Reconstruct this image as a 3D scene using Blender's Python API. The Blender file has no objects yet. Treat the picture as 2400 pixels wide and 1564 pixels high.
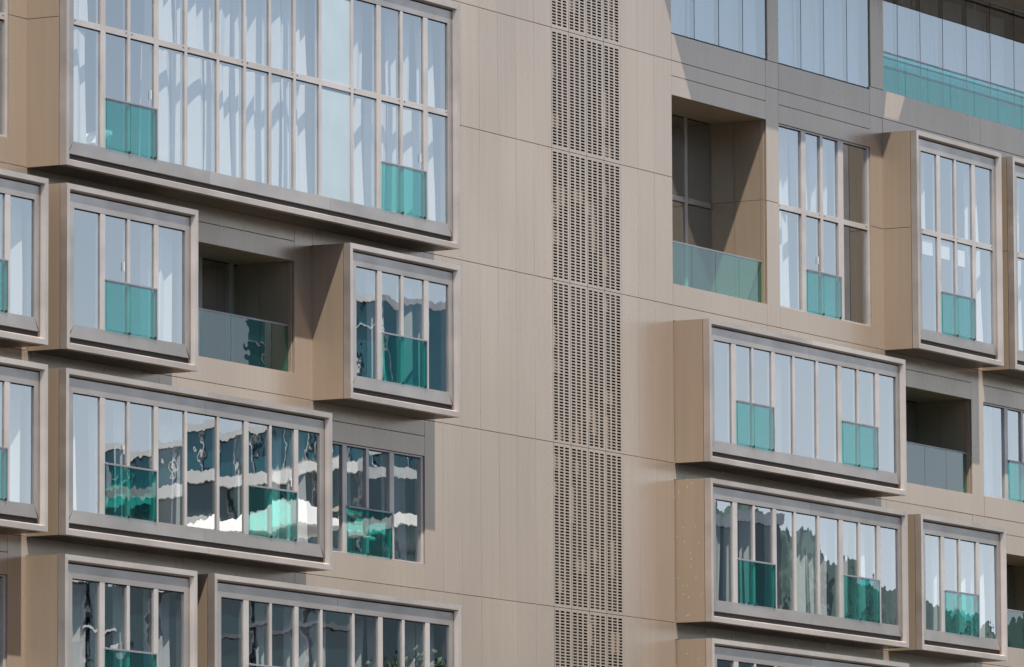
import bpy, bmesh, math, random
from mathutils import Vector, Matrix

# ------------------------------------------------------------------ scene, camera, light
scene = bpy.context.scene
COL = scene.collection
OZ = 12.37                      # height of the storey line z = 0 above the street
rnd = random.Random(7)

cam_d = bpy.data.cameras.new('camera'); cam = bpy.data.objects.new('camera', cam_d); COL.objects.link(cam)
R_ = Vector((0.4869486, -0.8734177, -0.0047507)); U_ = Vector((-0.0962475, -0.0590644, 0.9936035)); F_ = Vector((0.8681114, 0.4833766, 0.1128256))
M_ = Matrix((R_, U_, -F_)).transposed().to_4x4(); M_.translation = Vector((-124.2535, -68.2809, -10.7748 + OZ))
cam.matrix_world = M_
cam_d.sensor_width = 36.0; cam_d.lens = 36.0 * 17203.65 / 2400.0
cam_d.clip_start = 1.0; cam_d.clip_end = 20000.0
scene.camera = cam

SUN = Vector((-0.41, -0.80, 2.06)).normalized()
ELEV = math.asin(SUN.z); ROT = math.atan2(SUN.x, SUN.y)
world = bpy.data.worlds.new('World'); scene.world = world; world.use_nodes = True
wn = world.node_tree.nodes; wl = world.node_tree.links; wn.clear()
sky = wn.new('ShaderNodeTexSky'); sky.sky_type = 'NISHITA'; sky.sun_disc = False
sky.sun_elevation = ELEV; sky.sun_rotation = ROT; sky.air_density = 1.0; sky.dust_density = 1.2; sky.ozone_density = 1.2; sky.altitude = 20
bg = wn.new('ShaderNodeBackground'); bg.inputs['Strength'].default_value = 0.069
wo = wn.new('ShaderNodeOutputWorld')
# broken fair-weather cloud over the whole sky
wt = wn.new('ShaderNodeTexCoord'); wm = wn.new('ShaderNodeMapping'); wm.inputs['Scale'].default_value = (1.6, 1.6, 7.0); wl.new(wt.outputs['Generated'], wm.inputs[0])
wz = wn.new('ShaderNodeTexNoise'); wz.inputs['Scale'].default_value = 3.0; wz.inputs['Detail'].default_value = 6.0; wz.inputs['Roughness'].default_value = 0.55; wl.new(wm.outputs[0], wz.inputs[0])
wr = wn.new('ShaderNodeMapRange'); wr.interpolation_type = 'SMOOTHSTEP'; wr.inputs[1].default_value = 0.50; wr.inputs[2].default_value = 0.74; wr.inputs[3].default_value = 0.0; wr.inputs[4].default_value = 0.8; wl.new(wz.outputs[0], wr.inputs[0])
# pale haze that thickens towards the horizon all round
wsx = wn.new('ShaderNodeSeparateXYZ'); wl.new(wt.outputs['Generated'], wsx.inputs[0])
wa = wn.new('ShaderNodeMath'); wa.operation = 'ABSOLUTE'; wl.new(wsx.outputs[2], wa.inputs[0])
we = wn.new('ShaderNodeMath'); we.operation = 'MULTIPLY'; we.inputs[1].default_value = -10.0; wl.new(wa.outputs[0], we.inputs[0])
wf = wn.new('ShaderNodeMath'); wf.operation = 'EXPONENT'; wl.new(we.outputs[0], wf.inputs[0])
wg = wn.new('ShaderNodeMath'); wg.operation = 'MULTIPLY'; wg.inputs[1].default_value = 1.0; wl.new(wf.outputs[0], wg.inputs[0])
wk = wn.new('ShaderNodeMath'); wk.operation = 'MAXIMUM'; wl.new(wg.outputs[0], wk.inputs[0]); wl.new(wr.outputs[0], wk.inputs[1])
wx = wn.new('ShaderNodeMix'); wx.data_type = 'RGBA'; wl.new(wk.outputs[0], wx.inputs[0]); wl.new(sky.outputs[0], wx.inputs[6]); wx.inputs[7].default_value = (14.2, 14.6, 15.9, 1)
wl.new(wx.outputs[2], bg.inputs[0]); wl.new(bg.outputs[0], wo.inputs[0])
sd = bpy.data.lights.new('sun', 'SUN'); sd.energy = 5.0; sd.angle = math.radians(0.53); sd.color = (1.0, 0.91, 0.80)
so = bpy.data.objects.new('sun', sd); COL.objects.link(so); so.location = (0, -60, 80)
so.rotation_euler = (-SUN).to_track_quat('-Z', 'Y').to_euler()

vs = scene.view_settings; vs.view_transform = 'Standard'; vs.look = 'None'; vs.gamma = 1.0; vs.use_curve_mapping = False
vs.exposure = 0.93
scene.render.engine = 'CYCLES'
cy = scene.cycles; cy.use_denoising = True; cy.max_bounces = 12; cy.transparent_max_bounces = 24; cy.glossy_bounces = 5
cy.diffuse_bounces = 4; cy.caustics_reflective = False; cy.caustics_refractive = False; cy.sample_clamp_indirect = 6.0

# ------------------------------------------------------------------ materials
def nodes(name):
    m = bpy.data.materials.new(name); m.use_nodes = True
    n = m.node_tree.nodes; l = m.node_tree.links; n.clear()
    out = n.new('ShaderNodeOutputMaterial')
    return m, n, l, out
def mul_rand(n, l, col, amt, extra=None):
    """colour x (1 +- amt) by object, optionally x a noise factor socket"""
    oi = n.new('ShaderNodeObjectInfo'); mr = n.new('ShaderNodeMapRange')
    mr.inputs[3].default_value = 1 - amt; mr.inputs[4].default_value = 1 + amt
    l.new(oi.outputs['Random'], mr.inputs[0])
    v = mr.outputs[0]
    if extra is not None:
        mm = n.new('ShaderNodeMath'); mm.operation = 'MULTIPLY'; l.new(v, mm.inputs[0]); l.new(extra, mm.inputs[1]); v = mm.outputs[0]
    vm = n.new('ShaderNodeVectorMath'); vm.operation = 'SCALE'; vm.inputs[0].default_value = col[:3]; l.new(v, vm.inputs['Scale'])
    return vm.outputs[0]
def noise_fac(n, l, scale, stretch, lo, hi, detail=3, coord='Object', useworld=True):
    if useworld:
        g = n.new('ShaderNodeNewGeometry'); src = g.outputs['Position']
    else:
        g = n.new('ShaderNodeTexCoord'); src = g.outputs[coord]
    mp = n.new('ShaderNodeMapping'); mp.inputs['Scale'].default_value = stretch; l.new(src, mp.inputs[0])
    t = n.new('ShaderNodeTexNoise'); t.inputs['Scale'].default_value = scale; t.inputs['Detail'].default_value = detail; l.new(mp.outputs[0], t.inputs[0])
    mr = n.new('ShaderNodeMapRange'); mr.interpolation_type = 'SMOOTHSTEP'; mr.inputs[1].default_value = 0.2; mr.inputs[2].default_value = 0.8
    mr.inputs[3].default_value = lo; mr.inputs[4].default_value = hi; l.new(t.outputs[0], mr.inputs[0])
    return mr.outputs[0]
def principled(n, l, out, rough, metal=0.0, spec=0.5):
    b = n.new('ShaderNodeBsdfPrincipled'); b.inputs['Roughness'].default_value = rough; b.inputs['Metallic'].default_value = metal
    b.inputs['Specular IOR Level'].default_value = spec
    l.new(b.outputs[0], out.inputs[0]); return b
def mat_cladding(name, col, rough=0.38, amt=0.03, metal=0.25, specks=False):
    m, n, l, out = nodes(name); b = principled(n, l, out, rough, metal)
    f1 = noise_fac(n, l, 0.35, (1, 1, 0.5), 0.93, 1.07, 2)
    f2 = noise_fac(n, l, 1.6, (5, 5, 0.2), 0.965, 1.035, 2)
    mm = n.new('ShaderNodeMath'); mm.operation = 'MULTIPLY'; l.new(f1, mm.inputs[0]); l.new(f2, mm.inputs[1])
    c = mul_rand(n, l, col, amt, mm.outputs[0])
    if specks:      # bird-lime and mortar splashes, little vertical dashes
        g = n.new('ShaderNodeNewGeometry'); mp = n.new('ShaderNodeMapping'); mp.inputs['Scale'].default_value = (17, 17, 7); l.new(g.outputs['Position'], mp.inputs[0])
        vo = n.new('ShaderNodeTexVoronoi'); vo.inputs['Scale'].default_value = 1.0; l.new(mp.outputs[0], vo.inputs[0])
        lt = n.new('ShaderNodeMath'); lt.operation = 'LESS_THAN'; lt.inputs[1].default_value = 0.12; l.new(vo.outputs['Distance'], lt.inputs[0])
        sp = n.new('ShaderNodeSeparateColor'); l.new(vo.outputs['Color'], sp.inputs[0])
        gt = n.new('ShaderNodeMath'); gt.operation = 'GREATER_THAN'; gt.inputs[1].default_value = 0.84; l.new(sp.outputs[0], gt.inputs[0])
        ma = n.new('ShaderNodeMath'); ma.operation = 'MULTIPLY'; l.new(lt.outputs[0], ma.inputs[0]); l.new(gt.outputs[0], ma.inputs[1])
        mx = n.new('ShaderNodeMix'); mx.data_type = 'RGBA'; l.new(ma.outputs[0], mx.inputs[0]); l.new(c, mx.inputs[6]); mx.inputs[7].default_value = (0.75, 0.72, 0.68, 1)
        c = mx.outputs[2]
    l.new(c, b.inputs['Base Color'])
    rf = noise_fac(n, l, 0.8, (1, 1, 0.5), rough - 0.03, rough + 0.04, 1); l.new(rf, b.inputs['Roughness'])
    return m
def mat_metal(name, col, rough, amt=0.10, metal=0.85):
    m, n, l, out = nodes(name); b = principled(n, l, out, rough, metal)
    f = noise_fac(n, l, 0.9, (1, 1, 1.6), 0.87, 1.13, 3)
    l.new(mul_rand(n, l, col, amt, f), b.inputs['Base Color'])
    rf = noise_fac(n, l, 1.6, (1, 1, 2), rough - 0.05, rough + 0.07, 4); l.new(rf, b.inputs['Roughness'])
    return m
def mat_plain(name, col, rough=0.7, amt=0.03, metal=0.0, spec=0.3):
    m, n, l, out = nodes(name); b = principled(n, l, out, rough, metal, spec)
    f = noise_fac(n, l, 1.5, (1, 1, 1), 0.95, 1.05)
    l.new(mul_rand(n, l, col, amt, f), b.inputs['Base Color']); return m
def glass_normal(n, l, pillow, wave, scale):
    g = n.new('ShaderNodeNewGeometry'); tc = n.new('ShaderNodeTexCoord'); oi = n.new('ShaderNodeObjectInfo')
    # a pane of double glazing bows a little: slope grows from the middle to the edges
    s1 = n.new('ShaderNodeVectorMath'); s1.operation = 'SUBTRACT'; l.new(tc.outputs['Generated'], s1.inputs[0]); s1.inputs[1].default_value = (0.5, 0.5, 0.5)
    s2 = n.new('ShaderNodeVectorMath'); s2.operation = 'MULTIPLY'; l.new(s1.outputs[0], s2.inputs[0]); s2.inputs[1].default_value = (pillow, 0, pillow * 1.2)
    mr = n.new('ShaderNodeMapRange'); mr.inputs[3].default_value = -1.0; mr.inputs[4].default_value = 1.3; l.new(oi.outputs['Random'], mr.inputs[0])
    s3 = n.new('ShaderNodeVectorMath'); s3.operation = 'SCALE'; l.new(s2.outputs[0], s3.inputs[0]); l.new(mr.outputs[0], s3.inputs['Scale'])
    acc = s3.outputs[0]
    for sc_, am in ((scale, wave), (scale * 4.5, wave * 0.55)):
        ad = n.new('ShaderNodeVectorMath'); ad.operation = 'SCALE'; ad.inputs[0].default_value = (7.3, 3.1, 5.7); l.new(oi.outputs['Random'], ad.inputs['Scale'])
        ap = n.new('ShaderNodeVectorMath'); l.new(g.outputs['Position'], ap.inputs[0]); l.new(ad.outputs[0], ap.inputs[1])
        t = n.new('ShaderNodeTexNoise'); t.inputs['Scale'].default_value = sc_; t.inputs['Detail'].default_value = 1.0; l.new(ap.outputs[0], t.inputs[0])
        d1 = n.new('ShaderNodeVectorMath'); d1.operation = 'SUBTRACT'; l.new(t.outputs['Color'], d1.inputs[0]); d1.inputs[1].default_value = (0.5, 0.5, 0.5)
        d2 = n.new('ShaderNodeVectorMath'); d2.operation = 'SCALE'; d2.inputs['Scale'].default_value = am; l.new(d1.outputs[0], d2.inputs[0])
        a2 = n.new('ShaderNodeVectorMath'); l.new(acc, a2.inputs[0]); l.new(d2.outputs[0], a2.inputs[1]); acc = a2.outputs[0]
    nn = n.new('ShaderNodeVectorMath'); l.new(g.outputs['Normal'], nn.inputs[0]); l.new(acc, nn.inputs[1])
    nz = n.new('ShaderNodeVectorMath'); nz.operation = 'NORMALIZE'; l.new(nn.outputs[0], nz.inputs[0])
    return nz.outputs[0]
def mat_glass(name, tint, base_r, ior, pillow=0.0012, wave=0.0013, scale=1.3, rcol=(0.90, 0.96, 1.0)):
    m, n, l, out = nodes(name)
    tr = n.new('ShaderNodeBsdfTransparent'); tr.inputs[0].default_value = (*tint, 1)
    gl = n.new('ShaderNodeBsdfGlossy'); gl.inputs['Roughness'].default_value = 0.0; gl.inputs['Color'].default_value = (*rcol, 1)
    l.new(glass_normal(n, l, pillow, wave, scale), gl.inputs['Normal'])
    gg = n.new('ShaderNodeNewGeometry'); dt = n.new('ShaderNodeVectorMath'); dt.operation = 'DOT_PRODUCT'; l.new(gg.outputs['Normal'], dt.inputs[0]); l.new(gg.outputs['Incoming'], dt.inputs[1])
    ab = n.new('ShaderNodeMath'); ab.operation = 'ABSOLUTE'; l.new(dt.outputs['Value'], ab.inputs[0])
    iv = n.new('ShaderNodeMath'); iv.operation = 'SUBTRACT'; iv.inputs[0].default_value = 1.0; l.new(ab.outputs[0], iv.inputs[1])
    fr = n.new('ShaderNodeMath'); fr.operation = 'POWER'; fr.inputs[1].default_value = ior; l.new(iv.outputs[0], fr.inputs[0])
    ad0 = n.new('ShaderNodeMath'); ad0.operation = 'ADD'; ad0.use_clamp = True; ad0.inputs[1].default_value = base_r; l.new(fr.outputs[0], ad0.inputs[0])
    nb = n.new('ShaderNodeMath'); nb.operation = 'SUBTRACT'; nb.inputs[0].default_value = 1.0; l.new(gg.outputs['Backfacing'], nb.inputs[1])   # the coated face mirrors, the far face does not again
    ad = n.new('ShaderNodeMath'); ad.operation = 'MULTIPLY'; l.new(ad0.outputs[0], ad.inputs[0]); l.new(nb.outputs[0], ad.inputs[1])
    mx = n.new('ShaderNodeMixShader'); l.new(ad.outputs[0], mx.inputs[0]); l.new(tr.outputs[0], mx.inputs[1]); l.new(gl.outputs[0], mx.inputs[2])
    l.new(mx.outputs[0], out.inputs[0]); return m
def mat_cloth(name, col, transl=0.45):
    m, n, l, out = nodes(name)
    f = noise_fac(n, l, 30, (1, 1, 1), 0.96, 1.04)
    c = mul_rand(n, l, col, 0.03, f)
    d = n.new('ShaderNodeBsdfDiffuse'); t = n.new('ShaderNodeBsdfTranslucent'); l.new(c, d.inputs[0]); l.new(c, t.inputs[0])
    mx = n.new('ShaderNodeMixShader'); mx.inputs[0].default_value = transl; l.new(d.outputs[0], mx.inputs[1]); l.new(t.outputs[0], mx.inputs[2])
    l.new(mx.outputs[0], out.inputs[0]); return m

MAT = dict(
    clad=mat_cladding('champagne_cladding', (0.455, 0.378, 0.312), rough=0.26, metal=0.56),
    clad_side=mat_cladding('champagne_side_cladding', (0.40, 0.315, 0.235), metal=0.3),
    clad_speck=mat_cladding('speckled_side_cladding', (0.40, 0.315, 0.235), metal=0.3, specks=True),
    soffit=mat_cladding('shaded_soffit', (0.12, 0.092, 0.066), metal=0.3),  # cladding tone darkened: shade of the undersides put into the colour
    dark=mat_plain('dark_backing', (0.014, 0.013, 0.013), 0.8),
    metal=mat_metal('anodised_frame', (0.60, 0.53, 0.475), 0.42, metal=0.8),
    sillm=mat_metal('anodised_casing', (0.46, 0.415, 0.385), 0.36, metal=0.8),
    carrier=mat_plain('grey_carrier', (0.11, 0.107, 0.108), 0.6),
    mull=mat_metal('pale_mullion', (0.56, 0.52, 0.495), 0.40, 0.03, 0.55),
    rail=mat_metal('rail_metal', (0.32, 0.33, 0.36), 0.40, 0.03, 0.7),
    gasket=mat_plain('black_gasket', (0.012, 0.013, 0.016), 0.5),
    glass=mat_glass('window_glass', (0.965, 0.985, 0.99), 0.37, 4.0, wave=0.0029),
    teal=mat_glass('green_railing_glass', (0.43, 0.86, 0.83), 0.09, 4.0, wave=0.004),
    skyglass=mat_glass('flush_window_glass', (0.92, 0.96, 0.985), 0.35, 4.0, wave=0.0008),
    panel=mat_plain('backpainted_panel', (0.40, 0.50, 0.56), 0.25, 0.02, 0.2, 0.8),
    curtain=mat_cloth('sheer_cloth', (0.93, 0.94, 0.95), 0.22),
    paper=mat_plain('white_paper', (0.85, 0.86, 0.84), 0.8),
    room=mat_plain('room_plaster', (0.26, 0.255, 0.25), 0.9),
    slab=mat_plain('room_floor', (0.20, 0.17, 0.14), 0.6),
    white=mat_plain('white_plastic', (0.85, 0.85, 0.84), 0.4),
    steel=mat_metal('bolt_steel', (0.10, 0.10, 0.11), 0.4),
    ground=mat_plain('paving', (0.052, 0.05, 0.047), 0.85),
    bglass=mat_plain('blue_office_glass', (0.03, 0.15, 0.19), 0.1, 0.05, 0.3, 0.8),
    gglass=mat_plain('green_office_glass', (0.03, 0.07, 0.08), 0.12, 0.05, 0.3, 0.8),
    wband=mat_plain('white_band', (0.78, 0.77, 0.74), 0.6),
    cband=mat_plain('cream_band', (0.55, 0.50, 0.43), 0.7),
    gband=mat_plain('grey_band', (0.16, 0.17, 0.18), 0.6),
    leaf=mat_plain('foliage', (0.045, 0.085, 0.035), 0.6, 0.2),
    bark=mat_plain('bark', (0.11, 0.085, 0.065), 0.9),
    hill=mat_plain('wooded_hill', (0.05, 0.085, 0.08), 0.9),
)

# ------------------------------------------------------------------ mesh helpers
_cache = {}
def link(o, parent=None):
    COL.objects.link(o)
    if parent is not None: o.parent = parent
    return o
def mesh_from(name, verts, faces, mat, smooth=False):
    me = bpy.data.meshes.new(name); me.from_pydata(verts, [], faces); me.update()
    bm = bmesh.new(); bm.from_mesh(me); bmesh.ops.recalc_face_normals(bm, faces=bm.faces); bm.to_mesh(me); bm.free()
    me.materials.append(MAT[mat] if isinstance(mat, str) else mat)
    if smooth:
        for p in me.polygons: p.use_smooth = True
    return me
def box_mesh(sx, sy, sz, mat, bev=0.0):
    key = (round(sx, 4), round(sy, 4), round(sz, 4), mat, bev)
    if key in _cache: return _cache[key]
    bm = bmesh.new(); bmesh.ops.create_cube(bm, size=1.0)
    for v in bm.verts: v.co = Vector((v.co.x * sx, v.co.y * sy, v.co.z * sz))
    if bev: bmesh.ops.bevel(bm, geom=bm.edges[:], offset=min(bev, min(sx, sy, sz) * 0.4), segments=1, affect='EDGES')
    me = bpy.data.meshes.new('box'); bm.to_mesh(me); bm.free(); me.materials.append(MAT[mat]); _cache[key] = me
    return me
def off(parent):
    p = Vector((0, 0, 0))
    while parent is not None: p += parent.location; parent = parent.parent
    return p
def bx(name, parent, u0, u1, d0, d1, z0, z1, mat, bev=0.0):
    """box in facade coordinates: u along the front, d outwards, z over the storey line"""
    me = box_mesh(abs(u1 - u0), abs(d1 - d0), abs(z1 - z0), mat, bev)
    o = bpy.data.objects.new(name, me); link(o, parent)
    o.location = Vector(((u0 + u1) / 2, -(d0 + d1) / 2, (z0 + z1) / 2 + OZ)) - off(parent)
    return o
def poly(name, parent, pts, faces, mat, smooth=False):
    """mesh from facade coordinates (u, d, z), origin at its centre"""
    P = [Vector((u, -d, z + OZ)) for u, d, z in pts]
    c = sum(P, Vector()) / len(P)
    o = bpy.data.objects.new(name, mesh_from(name, [p - c for p in P], faces, mat, smooth)); link(o, parent)
    o.location = c - off(parent); return o
def boxes(name, parent, lst, mat):
    """several touching boxes joined as one piece (a casing, a frame)"""
    pts, fcs = [], []
    for u0, u1, d0, d1, z0, z1 in lst:
        k = len(pts)
        pts += [(u0, d0, z0), (u1, d0, z0), (u1, d1, z0), (u0, d1, z0), (u0, d0, z1), (u1, d0, z1), (u1, d1, z1), (u0, d1, z1)]
        fcs += [[k + i for i in f] for f in ((0, 1, 2, 3), (4, 7, 6, 5), (0, 4, 5, 1), (1, 5, 6, 2), (2, 6, 7, 3), (3, 7, 4, 0))]
    return poly(name, parent, pts, fcs, mat)
def ring(name, parent, outer, inner, d0, d1, mat):
    """rectangular frame, outer and inner = (u0, u1, z0, z1)"""
    pts = []
    for d in (d0, d1):
        for (a, b, c, e) in (outer, inner): pts += [(a, d, c), (b, d, c), (b, d, e), (a, d, e)]
    f = []
    for i in range(4):
        j = (i + 1) % 4
        f += [(i, j, 4 + j, 4 + i), (8 + i, 8 + j, 12 + j, 12 + i), (i, j, 8 + j, 8 + i), (4 + i, 4 + j, 12 + j, 12 + i)]
    return poly(name, parent, pts, f, mat)
def empty(name, loc=(0, 0, 0), parent=None):
    o = bpy.data.objects.new(name, None); link(o, parent); o.location = loc; o.empty_display_size = 0.5; return o
def tag(o, label=None, cat=None, group=None, kind=None):
    if label: o['label'] = label
    if cat: o['category'] = cat
    if group: o['group'] = group
    if kind: o['kind'] = kind
    return o

# ------------------------------------------------------------------ ground
g = bpy.data.objects.new('ground', mesh_from('ground', [(-6000, -6000, 0), (6000, -6000, 0), (6000, 6000, 0), (-6000, 6000, 0)], [(0, 1, 2, 3)], 'ground'))
link(g); tag(g, kind='structure')

# ------------------------------------------------------------------ the building
B = empty('apartment_building', (0, 0, 0))
tag(B, 'apartment block clad in champagne metal panels with projecting framed bay windows', 'building')
J = {6: -3.2, 5: 0.0, 4: 3.2, 3: 6.38, 2: 8.967, 1: 11.342}
L_BAYS = [(-23.65, -19.35), (-18.78, -14.47), (-13.89, -9.79), (-9.14, -5.02)]
R_BAYS = [(5.02, 9.17), (9.75, 14.0), (14.6, 18.82), (19.42, 23.7)]
BAYS = L_BAYS + R_BAYS
PIL = [(-24.25, -23.65), (-19.35, -18.78), (-14.47, -13.89), (-9.79, -9.14), (9.17, 9.75), (14.0, 14.6), (18.82, 19.42), (23.7, 24.3)]
GAP = 0.006     # half joint
TOP = 17.6
SOF = 14.62     # underside of the jutting upper storeys

def panel(u0, u1, z0, z1, mat='clad', d0=-0.04, d1=0.0):
    o = bx('wall_panel', B, u0 + 0.0012, u1 - 0.0012, d0, d1, z0 + 0.0045, z1 - 0.0045, mat, 0.003)
    o.rotation_euler = (math.radians(rnd.gauss(0, 0.03)), 0, math.radians(rnd.gauss(0, 0.06))); return o
# solid core behind the joints
for (u0, u1) in [(-5.02, 0.0), (2.855, 5.02)] + PIL:
    bx('core_wall', B, u0, u1, -0.35, -0.043, -3.2, TOP if -6 < u0 < 4 else 11.8, 'dark')
bx('plinth_wall', B, -24.3, 24.3, -6.0, -0.05, -OZ, -3.2, 'clad')
bx('back_wall', B, -24.3, 24.3, -6.3, -6.0, -OZ, TOP, 'room')
bx('gable_wall', B, -24.5, -24.3, -6.3, -0.02, -OZ, TOP, 'clad'); bx('gable_wall', B, 24.3, 24.5, -6.3, -0.02, -OZ, TOP, 'clad')
bx('wing_wall', B, 24.5, 36.0, -6.3, 0.0, -OZ, TOP, 'clad')
bx('roof', B, -24.5, 36.0, -6.3, 0.0, TOP, TOP + 0.3, 'dark')
for z in (-3.2, 0.0, 3.2, 6.38, 11.342, SOF):
    bx('floor_slab', B, -24.3, 24.3, -6.0, -0.36, z - 0.18, z + 0.12, 'slab')
for (u0, u1) in PIL + [(-5.02, -4.6), (4.6, 5.02)]:
    bx('partition_wall', B, (u0 + u1) / 2 - 0.1, (u0 + u1) / 2 + 0.1, -6.0, -0.36, -3.2, 11.2, 'room')

# panels of the blank middle wall and of the perforated strip
CU = [-5.02, -4.32, -3.60, -2.87, -2.153, -1.437, -0.715, 0.0]
CR = [2.855, 3.555, 4.267, 5.02]
ROWS = [(-3.2, 0.0), (0.0, 3.2), (3.2, 6.38), (6.38, 8.967), (8.967, 11.342), (11.342, SOF), (SOF, TOP)]
for z0, z1 in ROWS:
    for a in (CU, CR):
        for i in range(len(a) - 1): panel(a[i], a[i + 1], z0, z1)
def perforated(z0, z1):
    """sheet with three columns of slots, real holes"""
    W = 0.714 - 2 * GAP; H = z1 - z0 - 2 * GAP
    key = ('perf', round(H, 3))
    if key in _cache: return _cache[key]
    pitch = 0.0607; nrow = int((H - 0.07) / pitch); z_s = (H - (nrow - 1) * pitch) / 2
    xs = [0.0]
    for c in (0.124, 0.338, 0.556): xs += [c - 0.077 - GAP, c + 0.077 - GAP]
    xs.append(W)
    zs = [0.0]
    for r in range(nrow): zs += [z_s + r * pitch - 0.0185, z_s + r * pitch + 0.0185]
    zs.append(H)
    V, F = [], []
    def vid(i, j, k): return (k * len(zs) + j) * len(xs) + i
    T = 0.005
    for k in (0, 1):
        for z in zs:
            for x in xs: V.append((x - W / 2, 0.0 if k == 0 else T, z - H / 2))
    hole = lambda i, j: i % 2 == 1 and j % 2 == 1
    for j in range(len(zs) - 1):
        for i in range(len(xs) - 1):
            if hole(i, j):
                a = [(i, j), (i + 1, j), (i + 1, j + 1), (i, j + 1)]
                for q in range(4):
                    p, r = a[q], a[(q + 1) % 4]
                    F.append([vid(*p, 0), vid(*r, 0), vid(*r, 1), vid(*p, 1)])
            else:
                F.append([vid(i, j, 0), vid(i + 1, j, 0), vid(i + 1, j + 1, 0), vid(i, j + 1, 0)])
    me = bpy.data.meshes.new('perforated'); me.from_pydata(V, [], F); me.update(); me.materials.append(MAT['clad'])
    _cache[key] = me; return me
for z0, z1 in ROWS:
    for c in range(4):
        o = bpy.data.objects.new('perforated_panel', perforated(z0, z1)); link(o, B)
        o.location = (0.714 * (c + 0.5), 0.0, (z0 + z1) / 2 + OZ)
        # what shows through the slots: bracket rails and sheets of insulation at uneven depth
        q = z0 + 0.05
        while q < z1 - 0.2:
            h = rnd.choice((0.25, 0.4, 0.7)); 
            if rnd.random() < 0.3:
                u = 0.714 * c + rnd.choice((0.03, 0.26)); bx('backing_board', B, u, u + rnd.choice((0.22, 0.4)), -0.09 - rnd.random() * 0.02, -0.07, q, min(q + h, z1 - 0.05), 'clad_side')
            q += h
bx('shaft_wall', B, 0.0, 2.855, -0.35, -0.16, -3.2, TOP, 'dark')
for u0, u1 in PIL:
    for z0, z1 in ROWS[:5]: panel(u0, u1, z0, z1)
    if u1 < 14 or u0 > 20: panel(u0, u1, 11.342, 11.89)
    elif u0 < 14.2: panel(u0, u1, 11.342, 11.95)
for u0, u1 in [(-24.25, -23.65), (-19.35, -18.78), (-14.47, -13.89), (-9.79, -9.14), (9.27, 9.77), (14.06, 14.69), (24.05, 24.3)]:
    panel(u0, u1, 11.89 if u0 < 14 else 11.95, SOF)
    bx('core_wall', B, u0 + 0.02, u1 - 0.02, -0.36, -0.043, 11.2, SOF, 'dark')

# ------------------------------------------------------------------ curtains
ORD = ['first', 'second', 'third', 'fourth', 'fifth', 'sixth', 'seventh', 'eighth', 'ninth', 'tenth', 'eleventh', 'twelfth', 'thirteenth', 'fourteenth', 'fifteenth', 'sixteenth']
def curtain(u0, u1, d, z0, z1, label, amp=0.085, per=0.37):
    w = u1 - u0; n = max(10, int(w / 0.018)); V, F = [], []
    ph = rnd.random() * 6; bends = [rnd.uniform(0.75, 1.3) for _ in range(12)]
    xs = [i * w / n for i in range(n + 1)]
    rows = [0.0, 0.33, 0.66, 1.0]
    k1 = rnd.uniform(0.6, 1.0)
    for r in rows:
        for x in xs:
            t = x / per + ph + 0.5 * math.sin(x * 2.3 + ph)
            saw = abs((t % 1.0) * 2 - 1) * 2 - 1                       # sharp pleats
            wv = saw * 0.85 + math.sin(t * 6.283 * 0.5 + 1) * 0.2
            a = amp * k1 * (0.75 + 0.4 * (1 - r))
            V.append((x + 0.012 * math.sin(r * 5 + x * 9), wv * a + 0.03 * math.sin(x * 3 + r * 2 + ph), z0 + (z1 - z0) * r))
    m = n + 1
    for r in range(3):
        for i in range(n): F.append((r * m + i, r * m + i + 1, (r + 1) * m + i + 1, (r + 1) * m + i))
    me = bpy.data.meshes.new('curtain'); me.from_pydata([(x - w / 2, y, z - z0) for x, y, z in V], [], F); me.update(); me.materials.append(MAT['curtain'])
    for p in me.polygons: p.use_smooth = True
    o = bpy.data.objects.new('curtain', me); link(o); o.location = ((u0 + u1) / 2, -d, z0 + OZ)
    tag(o, label, 'curtain', 'sheer curtains behind the panes'); return o

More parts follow.
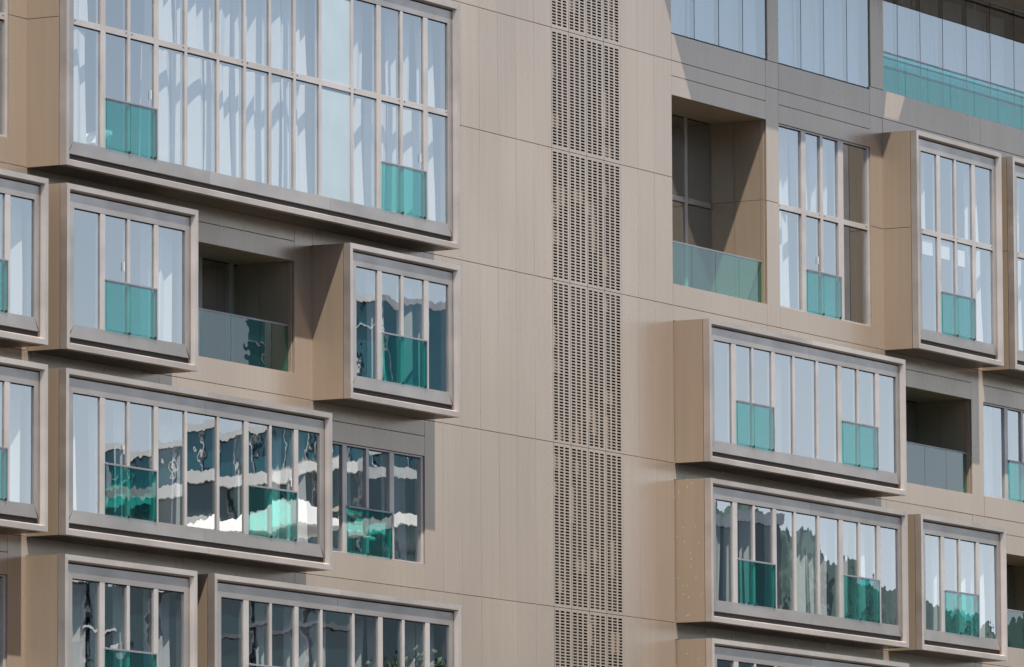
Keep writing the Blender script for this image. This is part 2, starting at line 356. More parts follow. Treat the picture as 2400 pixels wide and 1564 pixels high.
# ------------------------------------------------------------------ glazing shared by bays and flat windows
def glazing(host, panes, z0, z1, dg, df, transom, rails, desc, curtains=(), opaque=(), no_glass=(), gmat='glass', mull='mull', bare=(), part=False, handles=()):
    """panes: (left, right) glass edges in order; mullions fill the spaces between; dg glass plane, df mullion front"""
    rows = [(z0, z1)] if not transom else [(z0, transom[0]), (transom[1], z1)]
    for i in range(len(panes) - 1):
        a, b = panes[i][1], panes[i + 1][0]
        bx('mullion', host, a, b, dg - 0.075, df, z0, z1, mull, 0.004)
    if transom:
        for i, (a, b) in enumerate(panes):
            bx('transom', host, a, b, dg - 0.06, df - 0.004, transom[0], transom[1], mull, 0.003)
            for s in ((a + 0.05,) if i % 2 == 0 else (b - 0.05,)):
                bx('bolt', host, s - 0.012, s + 0.012, df - 0.005, df + 0.002, transom[1] - 0.05, transom[1] - 0.026, 'steel')
    for r, (a0, a1) in enumerate(rows):
        rowname = '' if len(rows) == 1 else (', lower row' if r == 0 else ', upper row')
        for i, (a, b) in enumerate(panes):
            if (r, i) in opaque:
                bx('spandrel_panel', host, a, b, dg - 0.03, dg, a0, a1, 'panel'); continue
            o = bx('glass_pane', host, a, b, dg - 0.012, dg, a0, a1, gmat)
            o.rotation_euler = (math.radians(rnd.gauss(0, 0.045)), 0, math.radians(rnd.gauss(0, 0.05)))
            bx('gasket', host, a, b, dg - 0.07, dg + 0.003, a1 - 0.022, a1 - 0.002, 'gasket')
            if (r, i) in curtains or r in curtains or 'all' in curtains:
                k = (r, i)
                curtain(a - 0.03, b + 0.03, dg - 0.30, a0 - 0.05, a1 + 0.02, 'white sheer curtain, %s pane from left%s, %s' % (ORD[i], rowname, desc))
            elif part and not (r, i) in bare:
                q = rnd.random()
                if q < 0.7:
                    ww = (b - a) * rnd.uniform(0.35, 0.75); side = rnd.random() < 0.6
                    c0, c1 = (a - 0.03, a + ww) if side else (b - ww, b + 0.03)
                    curtain(c0, c1, dg - 0.28, a0 - 0.05, a1 + 0.02, 'half-drawn sheer curtain, %s pane from left%s, %s' % (ORD[i], rowname, desc))
    for (i, j, zt) in rails:            # glass railing across panes i..j
        a, b = panes[i][0] - 0.005, panes[j][1] + 0.05
        zb = z0 + 0.02; mid = (panes[i][1] + panes[j][0]) / 2
        bx('railing_glass', host, a, mid - 0.008, df + 0.014, df + 0.028, zb, zt - 0.02, 'teal')
        bx('railing_glass', host, mid + 0.008, b, df + 0.014, df + 0.028, zb, zt - 0.02, 'teal')
        bx('handrail', host, a, b + 0.01, df + 0.004, df + 0.036, zt - 0.022, zt + 0.012, 'rail', 0.004)
        bx('railing_post', host, b - 0.012, b + 0.008, df + 0.005, df + 0.034, zb, zt - 0.022, 'rail')
        for s in (mid, b - 0.03): bx('railing_clamp', host, s - 0.02, s + 0.02, df + 0.002, df + 0.034, zb - 0.025, zb + 0.02, 'steel')
    for (i, zc) in handles:
        u = panes[i][1] - 0.11
        bx('door_handle', host, u - 0.006, u + 0.006, dg + 0.022, dg + 0.034, zc - 0.08, zc + 0.08, 'white', 0.003)

# ------------------------------------------------------------------ projecting bay windows
D = 0.803; DR = 0.66
def ring_member(host, name, ax, a0, a1, edge, sgn, m0, m1):
    """mitred frame length. ax 'h': runs along u from a0 to a1 at height edge, growing inwards by sgn*z; ax 'v' the same along z"""
    prof = [(0.0, DR), (0.0, D), (0.095, D), (0.127, D - 0.083), (0.127, DR)]
    pts = []
    for (w, d) in prof: pts.append((a0 + (w if m0 else 0.0), d, edge + sgn * w) if ax == 'h' else (edge + sgn * w, d, a0 + (w if m0 else 0.0)))
    for (w, d) in prof: pts.append((a1 - (w if m1 else 0.0), d, edge + sgn * w) if ax == 'h' else (edge + sgn * w, d, a1 - (w if m1 else 0.0)))
    n = 5; f = [[i, (i + 1) % n, n + (i + 1) % n, n + i] for i in range(n)] + [list(range(n)), list(range(n, 2 * n))]
    return poly(name, host, pts, f, 'metal')
def surround_member(host, name, ax, a0, a1, o0, i0, m0, m1, oa, ia):
    """flat casing strip with mitred ends. o0 outer edge, i0 inner edge; oa/ia mitre offsets of the ends"""
    d0, d1 = 0.665, 0.725
    def P(t, w, d): return (t, d, w) if ax == 'h' else (w, d, t)
    q = [(a0 + (oa[0] if m0 else 0), o0), (a1 - (oa[1] if m1 else 0), o0), (a1 - (ia[1] if m1 else 0), i0), (a0 + (ia[0] if m0 else 0), i0)]
    c = 0.006
    pts = [P(t, w, d0) for t, w in q] + [P(t, w, d1) for t, w in q]
    f = [(0, 1, 2, 3), (4, 5, 6, 7), (0, 1, 5, 4), (1, 2, 6, 5), (2, 3, 7, 6), (3, 0, 4, 7)]
    return poly(name, host, pts, f, 'sillm')
def bay(u0, u1, z0, z1, panes, label, desc, splits=(), transom=None, rails=(), side_joint=None, side='clad_side', **kw):
    # casing of champagne panels (the part), everything else hangs on it
    t = 0.07; dj = DR - 0.012
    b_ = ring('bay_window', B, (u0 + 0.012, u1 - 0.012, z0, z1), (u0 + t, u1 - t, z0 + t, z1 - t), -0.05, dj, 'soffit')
    tag(b_, label)
    zz = [z0] + ([side_joint] if side_joint else []) + [z1]
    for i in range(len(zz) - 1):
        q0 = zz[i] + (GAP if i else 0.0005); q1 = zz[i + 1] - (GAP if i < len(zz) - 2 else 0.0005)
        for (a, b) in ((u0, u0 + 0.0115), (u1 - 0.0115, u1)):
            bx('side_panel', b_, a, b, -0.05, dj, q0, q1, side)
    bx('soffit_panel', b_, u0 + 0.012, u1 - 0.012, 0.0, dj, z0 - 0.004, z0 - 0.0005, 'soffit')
    bx('reveal_strip', b_, u0 + 0.015, u1 - 0.015, dj, DR, z0 + 0.015, z0 + 0.06, 'dark')
    il, ir, it, ib = 0.35, 0.32, 0.39, 0.448
    # metal ring
    cuts = [u0] + list(splits) + [u1]
    for i in range(len(cuts) - 1):
        e0, e1 = i == 0, i == len(cuts) - 2
        a0 = cuts[i] + (0 if e0 else 0.003); a1 = cuts[i + 1] - (0 if e1 else 0.003)
        ring_member(b_, 'frame_rail', 'h', a0, a1, z1, -1, e0, e1)
        ring_member(b_, 'frame_rail', 'h', a0, a1, z0, 1, e0, e1)
        surround_member(b_, 'sill_casing', 'h', a0 if not e0 else u0, a1 if not e1 else u1, z0 + 0.222, z0 + ib, e0, e1, (0.2, 0.19), (il, ir))
        surround_member(b_, 'head_casing', 'h', a0 if not e0 else u0, a1 if not e1 else u1, z1 - 0.15, z1 - it, e0, e1, (0.15, 0.15), (il, ir))
    ring_member(b_, 'frame_stile', 'v', z0, z1, u0, 1, True, True)
    ring_member(b_, 'frame_stile', 'v', z0, z1, u1, -1, True, True)
    surround_member(b_, 'jamb_casing', 'v', z0, z1, u0 + 0.15, u0 + il, True, True, (0.222, 0.15), (ib, it))
    surround_member(b_, 'jamb_casing', 'v', z0, z1, u1 - 0.15, u1 - ir, True, True, (0.222, 0.15), (ib, it))
    # dark carrier frame behind the casing strips
    ring('carrier_frame', b_, (u0 + 0.072, u1 - 0.072, z0 + 0.072, z1 - 0.072), (u0 + il - 0.004, u1 - ir + 0.004, z0 + ib - 0.004, z1 - it + 0.004), 0.56, 0.664, 'carrier')
    pn = [list(p) for p in panes]; pn[0][0] = u0 + il; pn[-1][1] = u1 - ir
    glazing(b_, [tuple(p) for p in pn], z0 + ib, z1 - it, 0.695, 0.722, transom, rails, desc, **kw)
    return b_
def mk(lst, sh=0.045):
    """pane edges as read (apparent) -> true: the left flank of each mullion shows, so the glass runs on a little"""
    return [(a, b + sh) for a, b in lst]

P1 = mk([(-18.43, -17.60), (-17.39, -16.72), (-16.58, -15.84), (-15.645, -14.82)])
P2 = mk([(-13.60, -12.81), (-12.60, -11.93), (-11.80, -11.06), (-10.87, -10.15)])
P3 = mk([(-8.80, -8.06), (-7.85, -7.19), (-7.045, -6.325), (-6.11, -5.38)])
PA, PB = mk([(-14.69, -13.73)])[0], mk([(-10.02, -9.0)])[0]
Q1 = mk([(5.37, 6.10), (6.351, 6.988), (7.125, 7.867), (8.077, 8.811)])
QA = mk([(8.965, 9.874)])[0]
Q2 = mk([(10.032, 10.869), (11.098, 11.757), (11.901, 12.625), (12.847, 13.62)])
Q3 = mk([(14.95, 15.68), (15.90, 16.55), (16.69, 17.41), (17.62, 18.45)])
Q4 = [(a + 4.83, b + 4.83) for a, b in Q3]
P0 = [(a - 14.29, b - 14.29) for a, b in P3]
full3 = P1 + [PA] + [P2[0], P2[1], P2[2], P2[3]] + [PB] + P3
# the glazing of the big bay carries plain thin mullions in its middle part
full3 = P1[:4] + [PA] + mk([(-13.60, -12.81), (-12.68, -11.93), (-11.80, -11.065), (-10.937, -10.152), (-10.019, -9.0), (-8.87, -8.064)]) + P3[1:]
T2 = (8.868, 8.978)
NB = len(full3)
L1C = [(1, i) for i in (0, 3, 4, 5, 6, 7, 8, 10, 12, 13)] + [(0, i) for i in (0, 3, 4, 5, 6, 7, 8, 10, 11, 12, 13)]
bay(-18.78, -5.05, 6.38, 11.03, full3, 'very wide two-storey bay window, fourteen panes across', 'widest two-storey bay', splits=(-13.95, -9.72), transom=T2,
    rails=[(1, 2, 7.717), (11, 12, 7.717)], side_joint=8.967, curtains=L1C, opaque=[(0, 9), (1, 9)], handles=[(2, 7.95), (12, 7.95)])
bay(14.6, 18.79, 6.38, 11.03, Q3, 'narrow two-storey bay window with white sheets behind the panes', 'narrow two-storey bay', transom=T2, rails=[(1, 2, 7.717)], side_joint=8.967, curtains=[(0, 3), (1, 0), (1, 3)])
bay(19.37, 23.6, 6.38, 11.03, Q4, 'two-storey bay window cut by the right edge of the photo', 'right-edge two-storey bay', transom=T2, rails=[(1, 2, 7.717)], side_joint=8.967, curtains=[(0, 0), (1, 0)])
def bay1(u0, u1, row, panes, label, desc, **kw):
    z = J[row]; return bay(u0, u1, z, z + 2.865, panes, label, desc, **kw)
rl = lambda row: J[row] + 1.335
bay1(-23.6, -19.34, 4, P0, 'bay window at the left edge, upper of the two there', 'upper bay at left edge', rails=[(1, 2, rl(4))], curtains=[(0, 3)])
bay1(-18.75, -14.45, 4, P1, 'small bay window under the left end of the widest bay', 'small bay under the widest bay', rails=[(1, 2, rl(4))], curtains=[(0, 3)], handles=[(1, J[4] + 1.62)])
bay1(-9.14, -5.05, 4, P3, 'small bay window beside the dark loggia, teal reflections in its panes', 'small bay beside the loggia', rails=[(1, 2, rl(4))], curtains=[(0, 1)], part=True)
bay1(-23.6, -19.34, 5, P0, 'bay window at the left edge, lower of the two there', 'lower bay at left edge', rails=[(1, 2, rl(5))], curtains=[(0, 3)])
bay1(-18.77, -9.80, 5, P1 + [PA] + mk([(-13.60, -12.80), (-12.60, -11.93), (-11.80, -11.06), (-10.87, -10.12)])[0:4], 'wide bay window with two green railings, left half of the photo', 'wide left bay', splits=(-14.1,), rails=[(1, 2, rl(5)), (6, 7, rl(5))], curtains=[(0, 8)], part=True, handles=[(1, J[5] + 1.62), (7, J[5] + 1.5)])
bay1(-18.79, -14.48, 6, P1, 'small bay window at the bottom left corner', 'small bay at bottom left', rails=[(1, 2, rl(6))], curtains=[(0, 3)], part=True)
bay1(-13.90, -5.07, 6, mk([(-13.55, -12.83), (-12.60, -11.93), (-11.80, -11.06), (-10.87, -10.15), (-10.02, -9.01), (-8.87, -8.06), (-7.85, -7.19), (-7.045, -6.325), (-6.11, -5.38)]), 'wide bay window cut by the bottom edge, left half', 'wide bay at bottom edge', splits=(-9.5,), rails=[(1, 2, rl(6)), (6, 7, rl(6))], curtains=[(0, 3), (0, 8)], part=True)
RW = Q1[:4] + [QA] + Q2
bay1(5.04, 13.95, 4, RW, 'wide bay window with pale cloudy reflections, right half', 'upper wide right bay', side='clad_speck', splits=(9.6,), rails=[(1, 2, rl(4)), (6, 7, rl(4))])
bay1(5.05, 13.97, 5, RW, 'wide bay window reflecting a dark wooded hill', 'lower wide right bay', side='clad_speck', splits=(9.6,), rails=[(1, 2, rl(5)), (6, 7, rl(5))], curtains=[(0, 5)], part=True)
bay1(14.61, 18.80, 5, Q3, 'small bay window at the lower right', 'small bay at lower right', rails=[(1, 2, rl(5))], curtains=[(0, 3)], part=True)
bay1(5.06, 13.98, 6, RW, 'wide bay window cut by the bottom edge, right half', 'wide right bay at bottom edge', side='clad_speck', splits=(9.6,), rails=[(1, 2, rl(6)), (6, 7, rl(6))])
# ------------------------------------------------------------------ flat windows and loggias in the wall plane
def spandrels(u0, u1, zb, zt, zr, znext):
    """sill and head panels round an opening zb..zt of a bay, up to the strip below the next storey line"""
    panel(u0, u1, zr, zb); panel(u0, u1, zt, znext - 0.31); panel(u0, u1, znext - 0.31, znext)
    bx('core_wall', B, u0, u1, -0.35, -0.043, zr - 0.18, zb - 0.01, 'dark'); bx('core_wall', B, u0, u1, -0.35, -0.043, zt + 0.01, znext, 'dark')
def flat_window(u0, u1, zb, zt, panes, label, desc, transom=None, rails=(), **kw):
    w = ring('window', B, (u0 + 0.004, u1 - 0.004, zb + 0.004, zt - 0.004), (u0 + 0.03, u1 - 0.09, zb + 0.03, zt - 0.03), -0.16, -0.03, 'mull')
    tag(w, label)
    pn = [list(p) for p in panes]; pn[0][0] = u0 + 0.03; pn[-1][1] = u1 - 0.09
    glazing(w, [tuple(p) for p in pn], zb + 0.03, zt - 0.03, -0.075, -0.035, transom, rails, desc, **kw)
def loggia(u0, u1, zb, zt, dep, label, transom=None, rail_top=None, mulls=(), desc=''):
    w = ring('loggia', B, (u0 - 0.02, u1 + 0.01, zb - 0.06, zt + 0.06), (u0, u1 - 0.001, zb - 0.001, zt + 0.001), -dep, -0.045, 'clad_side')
    tag(w, label)
    zz = [zb] + ([transom[1]] if transom else []) + [zt]
    for i in range(len(zz) - 1):        # right-hand reveal in three panels
        for a, b in ((0.045, 0.125), (0.131, 0.72), (0.726, dep)):
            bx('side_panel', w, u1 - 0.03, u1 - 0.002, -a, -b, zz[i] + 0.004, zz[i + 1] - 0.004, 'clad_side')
    k = [u0] + list(mulls) + [u1]
    pn = []
    for i in range(len(k) - 1): pn.append((k[i] + 0.06, k[i + 1] - 0.06))
    glazing(w, pn, zb, zt, -dep + 0.03, -dep + 0.055, transom, (), desc, mull='mull')
    n = 4 if u1 - u0 > 3 else 2
    zr = rail_top
    for i in range(n):
        a = u0 + (u1 - u0) * i / n + 0.006; b = u0 + (u1 - u0) * (i + 1) / n - 0.006
        o = bx('railing_glass', w, a, b, -0.128, -0.112, zb + 0.002, zr - 0.02, 'teal')
    bx('handrail', w, u0, u1, -0.14, -0.10, zr - 0.02, zr + 0.015, 'rail', 0.004)

# left block
spandrels(*L_BAYS[0], 6.83, 10.64, 6.38, 11.342); flat_window(-23.65, -19.35, 6.83, 10.64, P0, 'two-storey flat window at the left edge', 'flat window at left edge', T2, [(1, 2, 7.717)])
spandrels(*L_BAYS[2], 3.65, 5.70, 3.2, 6.38); loggia(-13.89, -9.795, 3.65, 5.70, 1.2, 'dark loggia with glass railing between two small bays', rail_top=4.525, mulls=(-11.2, -10.1), desc='left loggia')
spandrels(*L_BAYS[3], 0.47, 2.51, 0.0, 3.2); flat_window(-9.14, -5.02, 0.47, 2.51, P3, 'flat window right of the wide left bay', 'flat window beside wide left bay', rails=[(1, 2, 1.355)], curtains=[(0, 3)], part=True)
spandrels(*L_BAYS[0], -2.75, -0.70, -3.2, 0.0); flat_window(-23.65, -19.35, -2.75, -0.70, P0, 'flat window in the bottom left corner', 'flat window at bottom left', rails=[(1, 2, -1.86)])
# right block
spandrels(*R_BAYS[0], 6.82, 10.64, 6.38, 11.342); loggia(5.022, 9.165, 6.82, 10.64, 1.3, 'two-storey loggia with teal glass railing', T2, 7.70, (6.9, 8.0), 'two-storey loggia')
spandrels(*R_BAYS[1], 6.82, 10.64, 6.38, 11.342)
flat_window(9.75, 14.0, 6.82, 10.64, mk([(9.77, 10.79), (11.041, 11.672), (11.833, 12.50), (12.79, 13.9)]), 'two-storey flat window right of the tall loggia', 'two-storey flat window', T2, [(1, 2, 7.73)], curtains=[(0, 0), (1, 0), (1, 1), (1, 2)], handles=[(1, 7.98)])
spandrels(*R_BAYS[2], 3.65, 5.70, 3.2, 6.38); loggia(14.602, 18.815, 3.65, 5.70, 1.3, 'dark loggia with green glass railing at the right', rail_top=4.535, mulls=(16.6, 17.9), desc='right loggia')
spandrels(*R_BAYS[3], 3.65, 5.70, 3.2, 6.38); flat_window(19.42, 23.7, 3.65, 5.70, Q4, 'flat window at the right edge', 'flat window at right edge', rails=[(1, 2, 4.535)], curtains=[(0, 0)])
spandrels(*R_BAYS[3], 0.44, 2.47, 0.0, 3.2); loggia(19.422, 23.695, 0.44, 2.47, 1.3, 'dark loggia cut by the right edge', rail_top=1.268, mulls=(21.2, 22.9), desc='lower right loggia')
for i in (2, 3):
    spandrels(*R_BAYS[i], -2.75, -0.70, -3.2, 0.0)
    u0, u1 = R_BAYS[i]; flat_window(u0, u1, -2.75, -0.70, (Q3, Q4)[i - 2], None, ('flat window below small right bay', 'flat window at lower right corner')[i - 2])
# strip above every projecting bay, up to the storey line, and its backing
def strip(u0, u1, z0, z1):
    panel(u0, u1, z0, z1); bx('core_wall', B, u0, u1, -0.35, -0.043, z0 + 0.02, z1 - 0.19, 'dark')
for b_, rows in ((1, (4, 5, 6)), (2, (5, 6)), (3, (4, 6)), (4, (4, 5, 6)), (5, (4, 5, 6)), (6, (5,)), (0, (4, 5))):
    for r in rows: strip(*BAYS[b_], J[r] + 2.87, J[r - 1])
for b_ in (1, 2, 3, 6, 7): strip(*BAYS[b_], 11.032, 11.342)

# top storey: flush glazing
def flush_row(u0, u1, zb, edges, label, desc, dg=-0.03, curtains=()):
    w = bx('window', B, u0 + 0.005, u1 - 0.005, -0.12, dg - 0.012, zb + 0.002, zb + 0.03, 'gasket'); tag(w, label)
    bx('frame_jamb', w, u0 + 0.004, u0 + 0.025, -0.12, dg - 0.01, zb + 0.03, SOF, 'gasket'); bx('frame_jamb', w, u1 - 0.025, u1 - 0.004, -0.12, dg - 0.01, zb + 0.03, SOF, 'gasket')
    for i in range(len(edges) - 1):
        o = bx('glass_pane', w, edges[i] + 0.014, edges[i + 1] - 0.014, dg - 0.012, dg, zb + 0.03, SOF - 0.01, 'skyglass')
        o.rotation_euler = (math.radians(rnd.gauss(0, 0.03)), 0, math.radians(rnd.gauss(0, 0.04)))
        if i: bx('mullion', w, edges[i] - 0.014, edges[i] + 0.014, dg - 0.10, dg - 0.004, zb + 0.03, SOF - 0.01, 'gasket')
        if i in curtains:
            curtain(edges[i], edges[i + 1], dg - 0.2, zb, SOF - 0.03, 'white sheer curtain, %s pane from left, %s' % (ORD[i], desc), 0.03, 0.3)
def ledge(u0, u1, zb):
    panel(u0, u1, 11.342, zb); bx('core_wall', B, u0, u1, -0.35, -0.043, 11.1, zb - 0.005, 'dark')
ledge(5.02, 9.17, 11.89); flush_row(5.02, 9.27, 11.89, [5.03, 6.08, 7.15, 8.22, 9.27], 'top-storey window of four flush panes above the tall loggia', 'top-storey window above the loggia', curtains=(0, 1, 2, 3))
ledge(9.75, 14.0, 11.89); flush_row(9.77, 14.06, 11.89, [9.78, 10.86, 11.92, 13.0, 14.06], 'second top-storey window of four flush panes', 'second top-storey window', curtains=(0, 1, 2, 3))
panel(14.6, 18.82, 11.342, 11.95); panel(18.82, 19.42, 11.342, 11.95); panel(19.42, 24.3, 11.342, 11.95)
bx('core_wall', B, 14.69, 24.3, -0.35, -0.043, 11.1, 11.94, 'dark')
flush_row(14.70, 24.0, 11.95, [14.71, 15.78, 16.89, 18.01, 19.20, 20.41, 21.63, 22.8, 23.99], 'long top-storey window behind a teal glass balustrade', 'long top-storey window', dg=-0.20, curtains=(0, 1, 2, 3, 4, 5))
bal = bx('balustrade', B, 14.69, 24.1, -0.055, -0.025, 12.775, 12.81, 'rail', 0.004); tag(bal, 'long teal glass balustrade of the top storey')
bx('balustrade_rail', bal, 14.69, 24.1, -0.17, -0.15, 12.52, 12.55, 'rail')
bx('balustrade_base', bal, 14.7, 24.1, -0.19, -0.165, 11.952, 12.50, 'teal')
ge = [14.69, 15.80, 16.905, 18.03, 19.22, 20.42, 21.64, 22.8, 24.1]
for i in range(len(ge) - 1): bx('railing_glass', bal, ge[i] + 0.008, ge[i + 1] - 0.008, -0.048, -0.032, 11.952, 12.775, 'teal')
for u0, u1 in L_BAYS:
    ledge(u0, u1, 11.89); flush_row(u0, u1, 11.89, [u0 + 0.01 + (u1 - u0 - 0.02) * i / 4 for i in range(5)], None, 'hidden')
# a deep canopy juts out over the right half, its left end cut back at an angle, with one opening invented to throw a sun patch on the wall
for (a, b) in ((-24.3, -5.02), (5.02, 24.3)): bx('upper_wall', B, a, b, -0.35, 0.0, SOF, TOP, 'clad')
CT = SOF + 0.12
def plate(name, parent, q, z0, z1, mat):
    n = len(q); pts = [(u, d, z0) for u, d in q] + [(u, d, z1) for u, d in q]
    return poly(name, parent, pts, [list(range(n)), list(range(n, 2 * n))] + [(i, (i + 1) % n, n + (i + 1) % n, n + i) for i in range(n)], mat)
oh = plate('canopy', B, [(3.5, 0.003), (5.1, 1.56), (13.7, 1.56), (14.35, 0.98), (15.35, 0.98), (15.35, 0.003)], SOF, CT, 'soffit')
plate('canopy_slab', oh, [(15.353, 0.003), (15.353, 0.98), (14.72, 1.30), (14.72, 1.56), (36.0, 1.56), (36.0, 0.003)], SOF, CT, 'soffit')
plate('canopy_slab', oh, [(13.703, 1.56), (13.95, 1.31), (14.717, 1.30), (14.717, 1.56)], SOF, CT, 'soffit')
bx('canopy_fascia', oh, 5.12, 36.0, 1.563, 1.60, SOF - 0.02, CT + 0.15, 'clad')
for i in range(18):
    a = 15.5 + i * 1.1
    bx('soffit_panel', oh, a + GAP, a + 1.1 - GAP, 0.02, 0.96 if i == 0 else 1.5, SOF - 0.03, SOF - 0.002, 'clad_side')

# white tub chair behind the left railing of the widest bay
def tub_chair(u, d, z):
    c = empty('chair', (u, -d, z + OZ)); tag(c, 'white tub chair behind the left green railing of the widest bay', 'chair')
    V, F = [], []
    N, K = 20, 7
    for k in range(K):
        f = k / (K - 1)
        for i in range(N):
            a = 2 * math.pi * i / N; back = 0.5 + 0.5 * math.cos(a); r = 0.10 + 0.24 * math.sin(f * math.pi / 2) ** 0.8
            V.append((r * math.cos(a), r * math.sin(a), 0.28 + f * (0.16 + 0.34 * back)))
    for k in range(K - 1):
        for i in range(N): F.append((k * N + i, k * N + (i + 1) % N, (k + 1) * N + (i + 1) % N, (k + 1) * N + i))
    F.append(tuple(range(N)))
    o = bpy.data.objects.new('shell', mesh_from('shell', V, F, 'white', True)); COL.objects.link(o); o.parent = c; o.modifiers.new('thick', 'SOLIDIFY').thickness = 0.025
    for nm, r0, r1, z0, z1 in (('stem', 0.03, 0.03, 0.03, 0.29), ('foot', 0.24, 0.05, 0.0, 0.035)):
        V, F = [], []
        for (r, zz) in ((r0, z0), (r1, z1)):
            for i in range(16): V.append((r * math.cos(i * math.pi / 8), r * math.sin(i * math.pi / 8), zz))
        for i in range(16): F.append((i, (i + 1) % 16, 16 + (i + 1) % 16, 16 + i))
        F += [tuple(range(16)), tuple(range(16, 32))]
        o = bpy.data.objects.new(nm, mesh_from(nm, V, F, 'steel', False)); COL.objects.link(o); o.parent = c
tub_chair(-16.95, 0.18, 6.50)
# papers hung inside the narrow two-storey bay
for i, (u0, u1, z0, z1, lb) in enumerate([(15.12, 15.62, 8.45, 8.78, 'left'), (15.95, 16.45, 8.45, 8.80, 'middle'), (16.85, 17.2, 8.38, 8.72, 'right')]):
    o = bx('paper_sheet', None, u0, u1, 0.655, 0.66, z0, z1, 'paper'); tag(o, 'white paper sheet inside the narrow two-storey bay, %s of three' % lb, 'paper', 'paper sheets on the panes')

# ------------------------------------------------------------------ the other side of the square, seen in the glass, plus one unseen block
def place(root, o, x, y, z): o.parent = root; o.location = (x, y, z)
def cbox(root, name, x0, x1, y0, y1, z0, z1, mat):
    o = bpy.data.objects.new(name, box_mesh(x1 - x0, y1 - y0, z1 - z0, mat)); COL.objects.link(o); place(root, o, (x0 + x1) / 2, (y0 + y1) / 2, (z0 + z1) / 2); return o
def city(name, label, base, normal, blocks, floor_h, mod, glass, band, mul, bh=0.17):
    r = empty(name, base); nx, ny = normal; r.rotation_euler = (0, 0, math.atan2(-nx, ny) + math.pi)   # local -y looks along normal
    tag(r, label, 'building')
    for (x0, x1, dep, h, *yo) in blocks:
        y0 = yo[0] if yo else 0.0; dep += y0
        cbox(r, 'glass_wall', x0, x1, y0, dep, 0, h - 0.5, glass)
        z = 0.0
        while z < h - 1.0:
            b0 = x0 - 0.1            # ledges run in broken lengths, some set lower or faced in another tone
            while b0 < x1:
                b1 = min(b0 + rnd.choice((4.5, 7.0, 11.0)), x1 + 0.1); dz = rnd.uniform(-0.35, 0.35)
                if rnd.random() < 0.78: cbox(r, 'floor_band', b0, b1 - 0.05, y0 - 0.25, y0 + 0.6, max(z + dz, 0), max(z + dz, 0) + bh * rnd.choice((0.5, 0.8, 1.3)), rnd.choice((band, band, 'cband', 'gband')))
                b0 = b1
            z += floor_h * rnd.choice((1.0, 1.0, 1.5))
        cbox(r, 'parapet', x0 - 0.2, x1 + 0.2, y0 - 0.4, dep + 0.2, h - 0.5, h, 'wband')
        x = x0
        while x < x1 + 0.1:
            cbox(r, 'mullion', x - 0.06, x + 0.06, y0 - 0.18, y0, 0.3, h - 0.5, mul); x += mod
    return r
city('office_tower', 'blue glass office tower with white floor bands, mirrored in the left bays', (296.9, -162.7, 0), (-0.98, -0.2),
     [(0, 17, 13, 50.2), (17.2, 27, 15, 60.0), (27.2, 43, 14, 51.7)], 3.6, 2.6, 'bglass', 'wband', 'wband')
city('terraced_building', 'low terraced building of pale and dark bands, mirrored in the lower windows', (148.5, -76.7, 0), (-0.94, -0.34),
     [(7, 19.8, 12, 30.0), (20, 40, 11, 32.7), (40.2, 60, 12, 29.0), (11, 27, 8, 27.4, -9)], 1.95, 3.4, 'gglass', 'wband', 'gband', 0.24)

city('sky_screen_block', 'unseen dark block added across the square to cut low sky light', (62, -104, 0), (0, 1), [(0, 62, 16, 58), (63, 150, 16, 64), (151, 270, 16, 60)], 3.4, 3.0, 'gglass', 'gband', 'gband')  # unseen, added and made tall to keep low sky light off the front
# white marquee on the lower terrace
mq = empty('marquee', (0, 0, 0)); tag(mq, 'white fabric marquee on the terrace roof, mirrored in the wide left bay', 'tent')
_t = math.atan2(-0.94, 0.34); mq.rotation_euler = (0, 0, _t); mq.location = (148.5, -76.7, 27.4)
for x in (15.5, 22.5):
    for y in (-8.5, -3.5): cbox(mq, 'pole', x - 0.06, x + 0.06, y - 0.06, y + 0.06, 0, 1.5, 'wband')
_rf = bpy.data.objects.new('canopy', mesh_from('canopy', [(15, -9, 1.5), (23, -9, 1.5), (23, -3, 1.5), (15, -3, 1.5), (19, -6, 3.2)], [(0, 1, 2, 3), (0, 1, 4), (1, 2, 4), (2, 3, 4), (3, 0, 4)], 'wband')); COL.objects.link(_rf); _rf.parent = mq

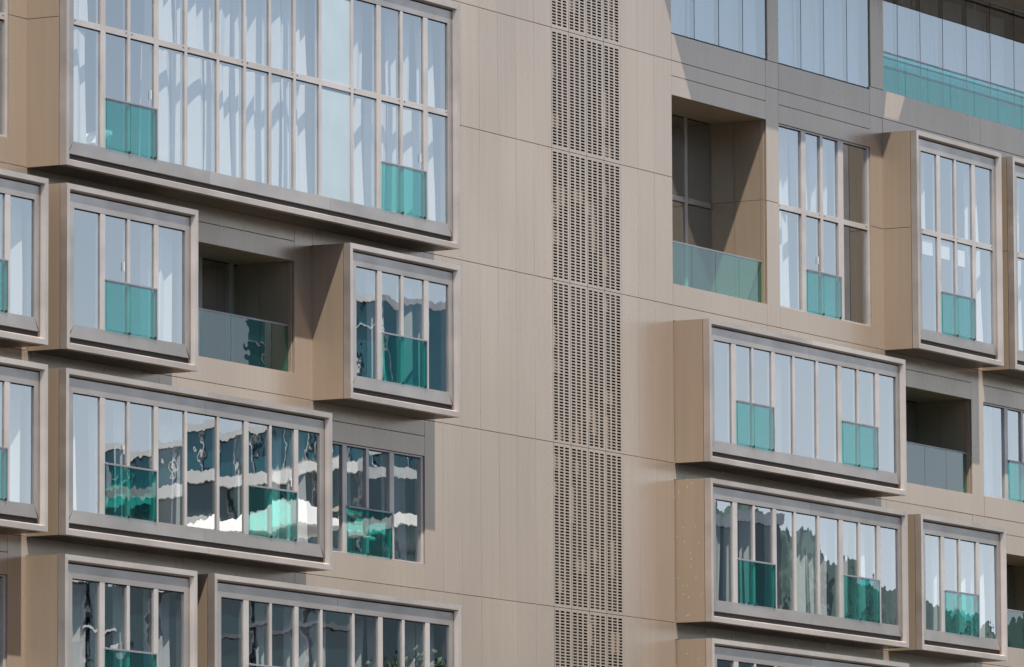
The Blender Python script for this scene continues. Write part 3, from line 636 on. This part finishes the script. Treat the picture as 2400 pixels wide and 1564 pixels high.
def tree(name, base, h, rad, label, seed):
    r = random.Random(seed); t = empty(name, base); tag(t, label, 'tree')
    V, F = [], []
    def tube(p, q, r0, r1):
        k = len(V); ax = (q - p).normalized(); s = ax.orthogonal().normalized(); c = ax.cross(s)
        for (pt, rr) in ((p, r0), (q, r1)):
            for i in range(6): a = i * math.pi / 3; V.append(pt + (s * math.cos(a) + c * math.sin(a)) * rr)
        for i in range(6): F.append((k + i, k + (i + 1) % 6, k + 6 + (i + 1) % 6, k + 6 + i))
    tube(Vector((0, 0, 0)), Vector((0.2, 0.1, h * 0.45)), 0.45, 0.28)
    tips = []
    for i in range(9):
        a = i * 2.4; p = Vector((0.2, 0.1, h * (0.30 + 0.02 * i))); q = p + Vector((math.cos(a) * rad * 0.7, math.sin(a) * rad * 0.7, h * r.uniform(0.18, 0.42))); tube(p, q, 0.16, 0.05); tips.append(q)
    tr = bpy.data.objects.new('trunk', mesh_from('trunk', V, F, 'bark')); COL.objects.link(tr); tr.parent = t
    LV, LF = [], []
    cl = [(q + Vector((r.gauss(0, 0.8), r.gauss(0, 0.8), r.gauss(0.4, 0.8))), rad * r.uniform(0.28, 0.48)) for q in tips for _ in range(3)] + [(Vector((0, 0, h * 0.86)), rad * 0.4)]
    for c, cr in cl:
        for _ in range(330):
            d = Vector((r.gauss(0, 1), r.gauss(0, 1), r.gauss(0, 0.8))).normalized(); p = c + d * cr * r.uniform(0.5, 1.05); s = r.uniform(0.09, 0.19)
            u = Vector((r.gauss(0, 1), r.gauss(0, 1), r.gauss(0, 1))).normalized(); v = u.orthogonal().normalized() * s; u *= s * 0.7
            k = len(LV); LV += [p - u, p + v, p + u, p - v]; LF.append((k, k + 1, k + 2, k + 3))
    cm = bpy.data.meshes.new('crown'); cm.from_pydata(LV, [], LF); cm.update(); cm.materials.append(MAT['leaf'])
    co = bpy.data.objects.new('crown', cm); COL.objects.link(co); co.parent = t
for i, (x, y, h, ra, lb) in enumerate([(128.3, -75.6, 25.5, 3.6, 'plane tree across the square, mirrored beside the flat window')]):
    tree('plane_tree', (x, y, 0), h, ra, lb, 30 + i)

# wooded hill on the horizon
def hill(o0, prof, s0, s1, step, jag, rows):
    ax = Vector((0.487, 0.873, 0)); fw = Vector((0.873, -0.487, 0))
    def H(s):
        for (a, ha), (b, hb) in zip(prof, prof[1:]):
            if a <= s <= b: return ha + (hb - ha) * (s - a) / (b - a)
        return 0.0
    r = random.Random(int(o0.x)); V, F = [], []; k = int((s1 - s0) / step)
    S = sorted(set([prof[0][0] + (prof[-1][0] - prof[0][0]) * i / 60 for i in range(61)] + [s0 + i * step for i in range(k)]))
    for s in S:
        for (dd, q) in rows:
            z = H(s) * q
            if q > 0.3: z += r.uniform(-jag, jag * 1.8)
            p = o0 + ax * s + fw * dd; V.append((p.x, p.y, z if q else -1.0))
    m = len(rows)
    for i in range(len(S) - 1):
        for j in range(m - 1): F.append((i * m + j, (i + 1) * m + j, (i + 1) * m + j + 1, i * m + j + 1))
    h = bpy.data.objects.new('hill', mesh_from('hill', V, F, 'hill')); link(h); tag(h, kind='structure')
hill(Vector((2091.7, -1090.5, 0)), [(-2600, 20), (-900, 90), (-420, 150), (-260, 165), (-120, 196), (-40, 222), (0, 228), (30, 216), (62, 194), (100, 186), (160, 178), (400, 150), (900, 110), (2600, 30)],
     -280, 300, 3.0, 1.6, [(-500, 0.0), (-300, 0.35), (-120, 0.75), (0, 1.0), (150, 0.7), (500, 0.0)])
hill(Vector((717.5, -373.4, 0)), [(-700, 0), (-260, 20), (-60, 54), (-20, 68), (-3, 80), (2, 81), (8, 75.5), (14, 71), (24, 64.5), (36, 61), (60, 56), (200, 40), (700, 0)],
     -60, 80, 0.9, 0.5, [(-160, 0.0), (-90, 0.4), (-30, 0.8), (0, 1.0), (50, 0.6), (160, 0.0)])
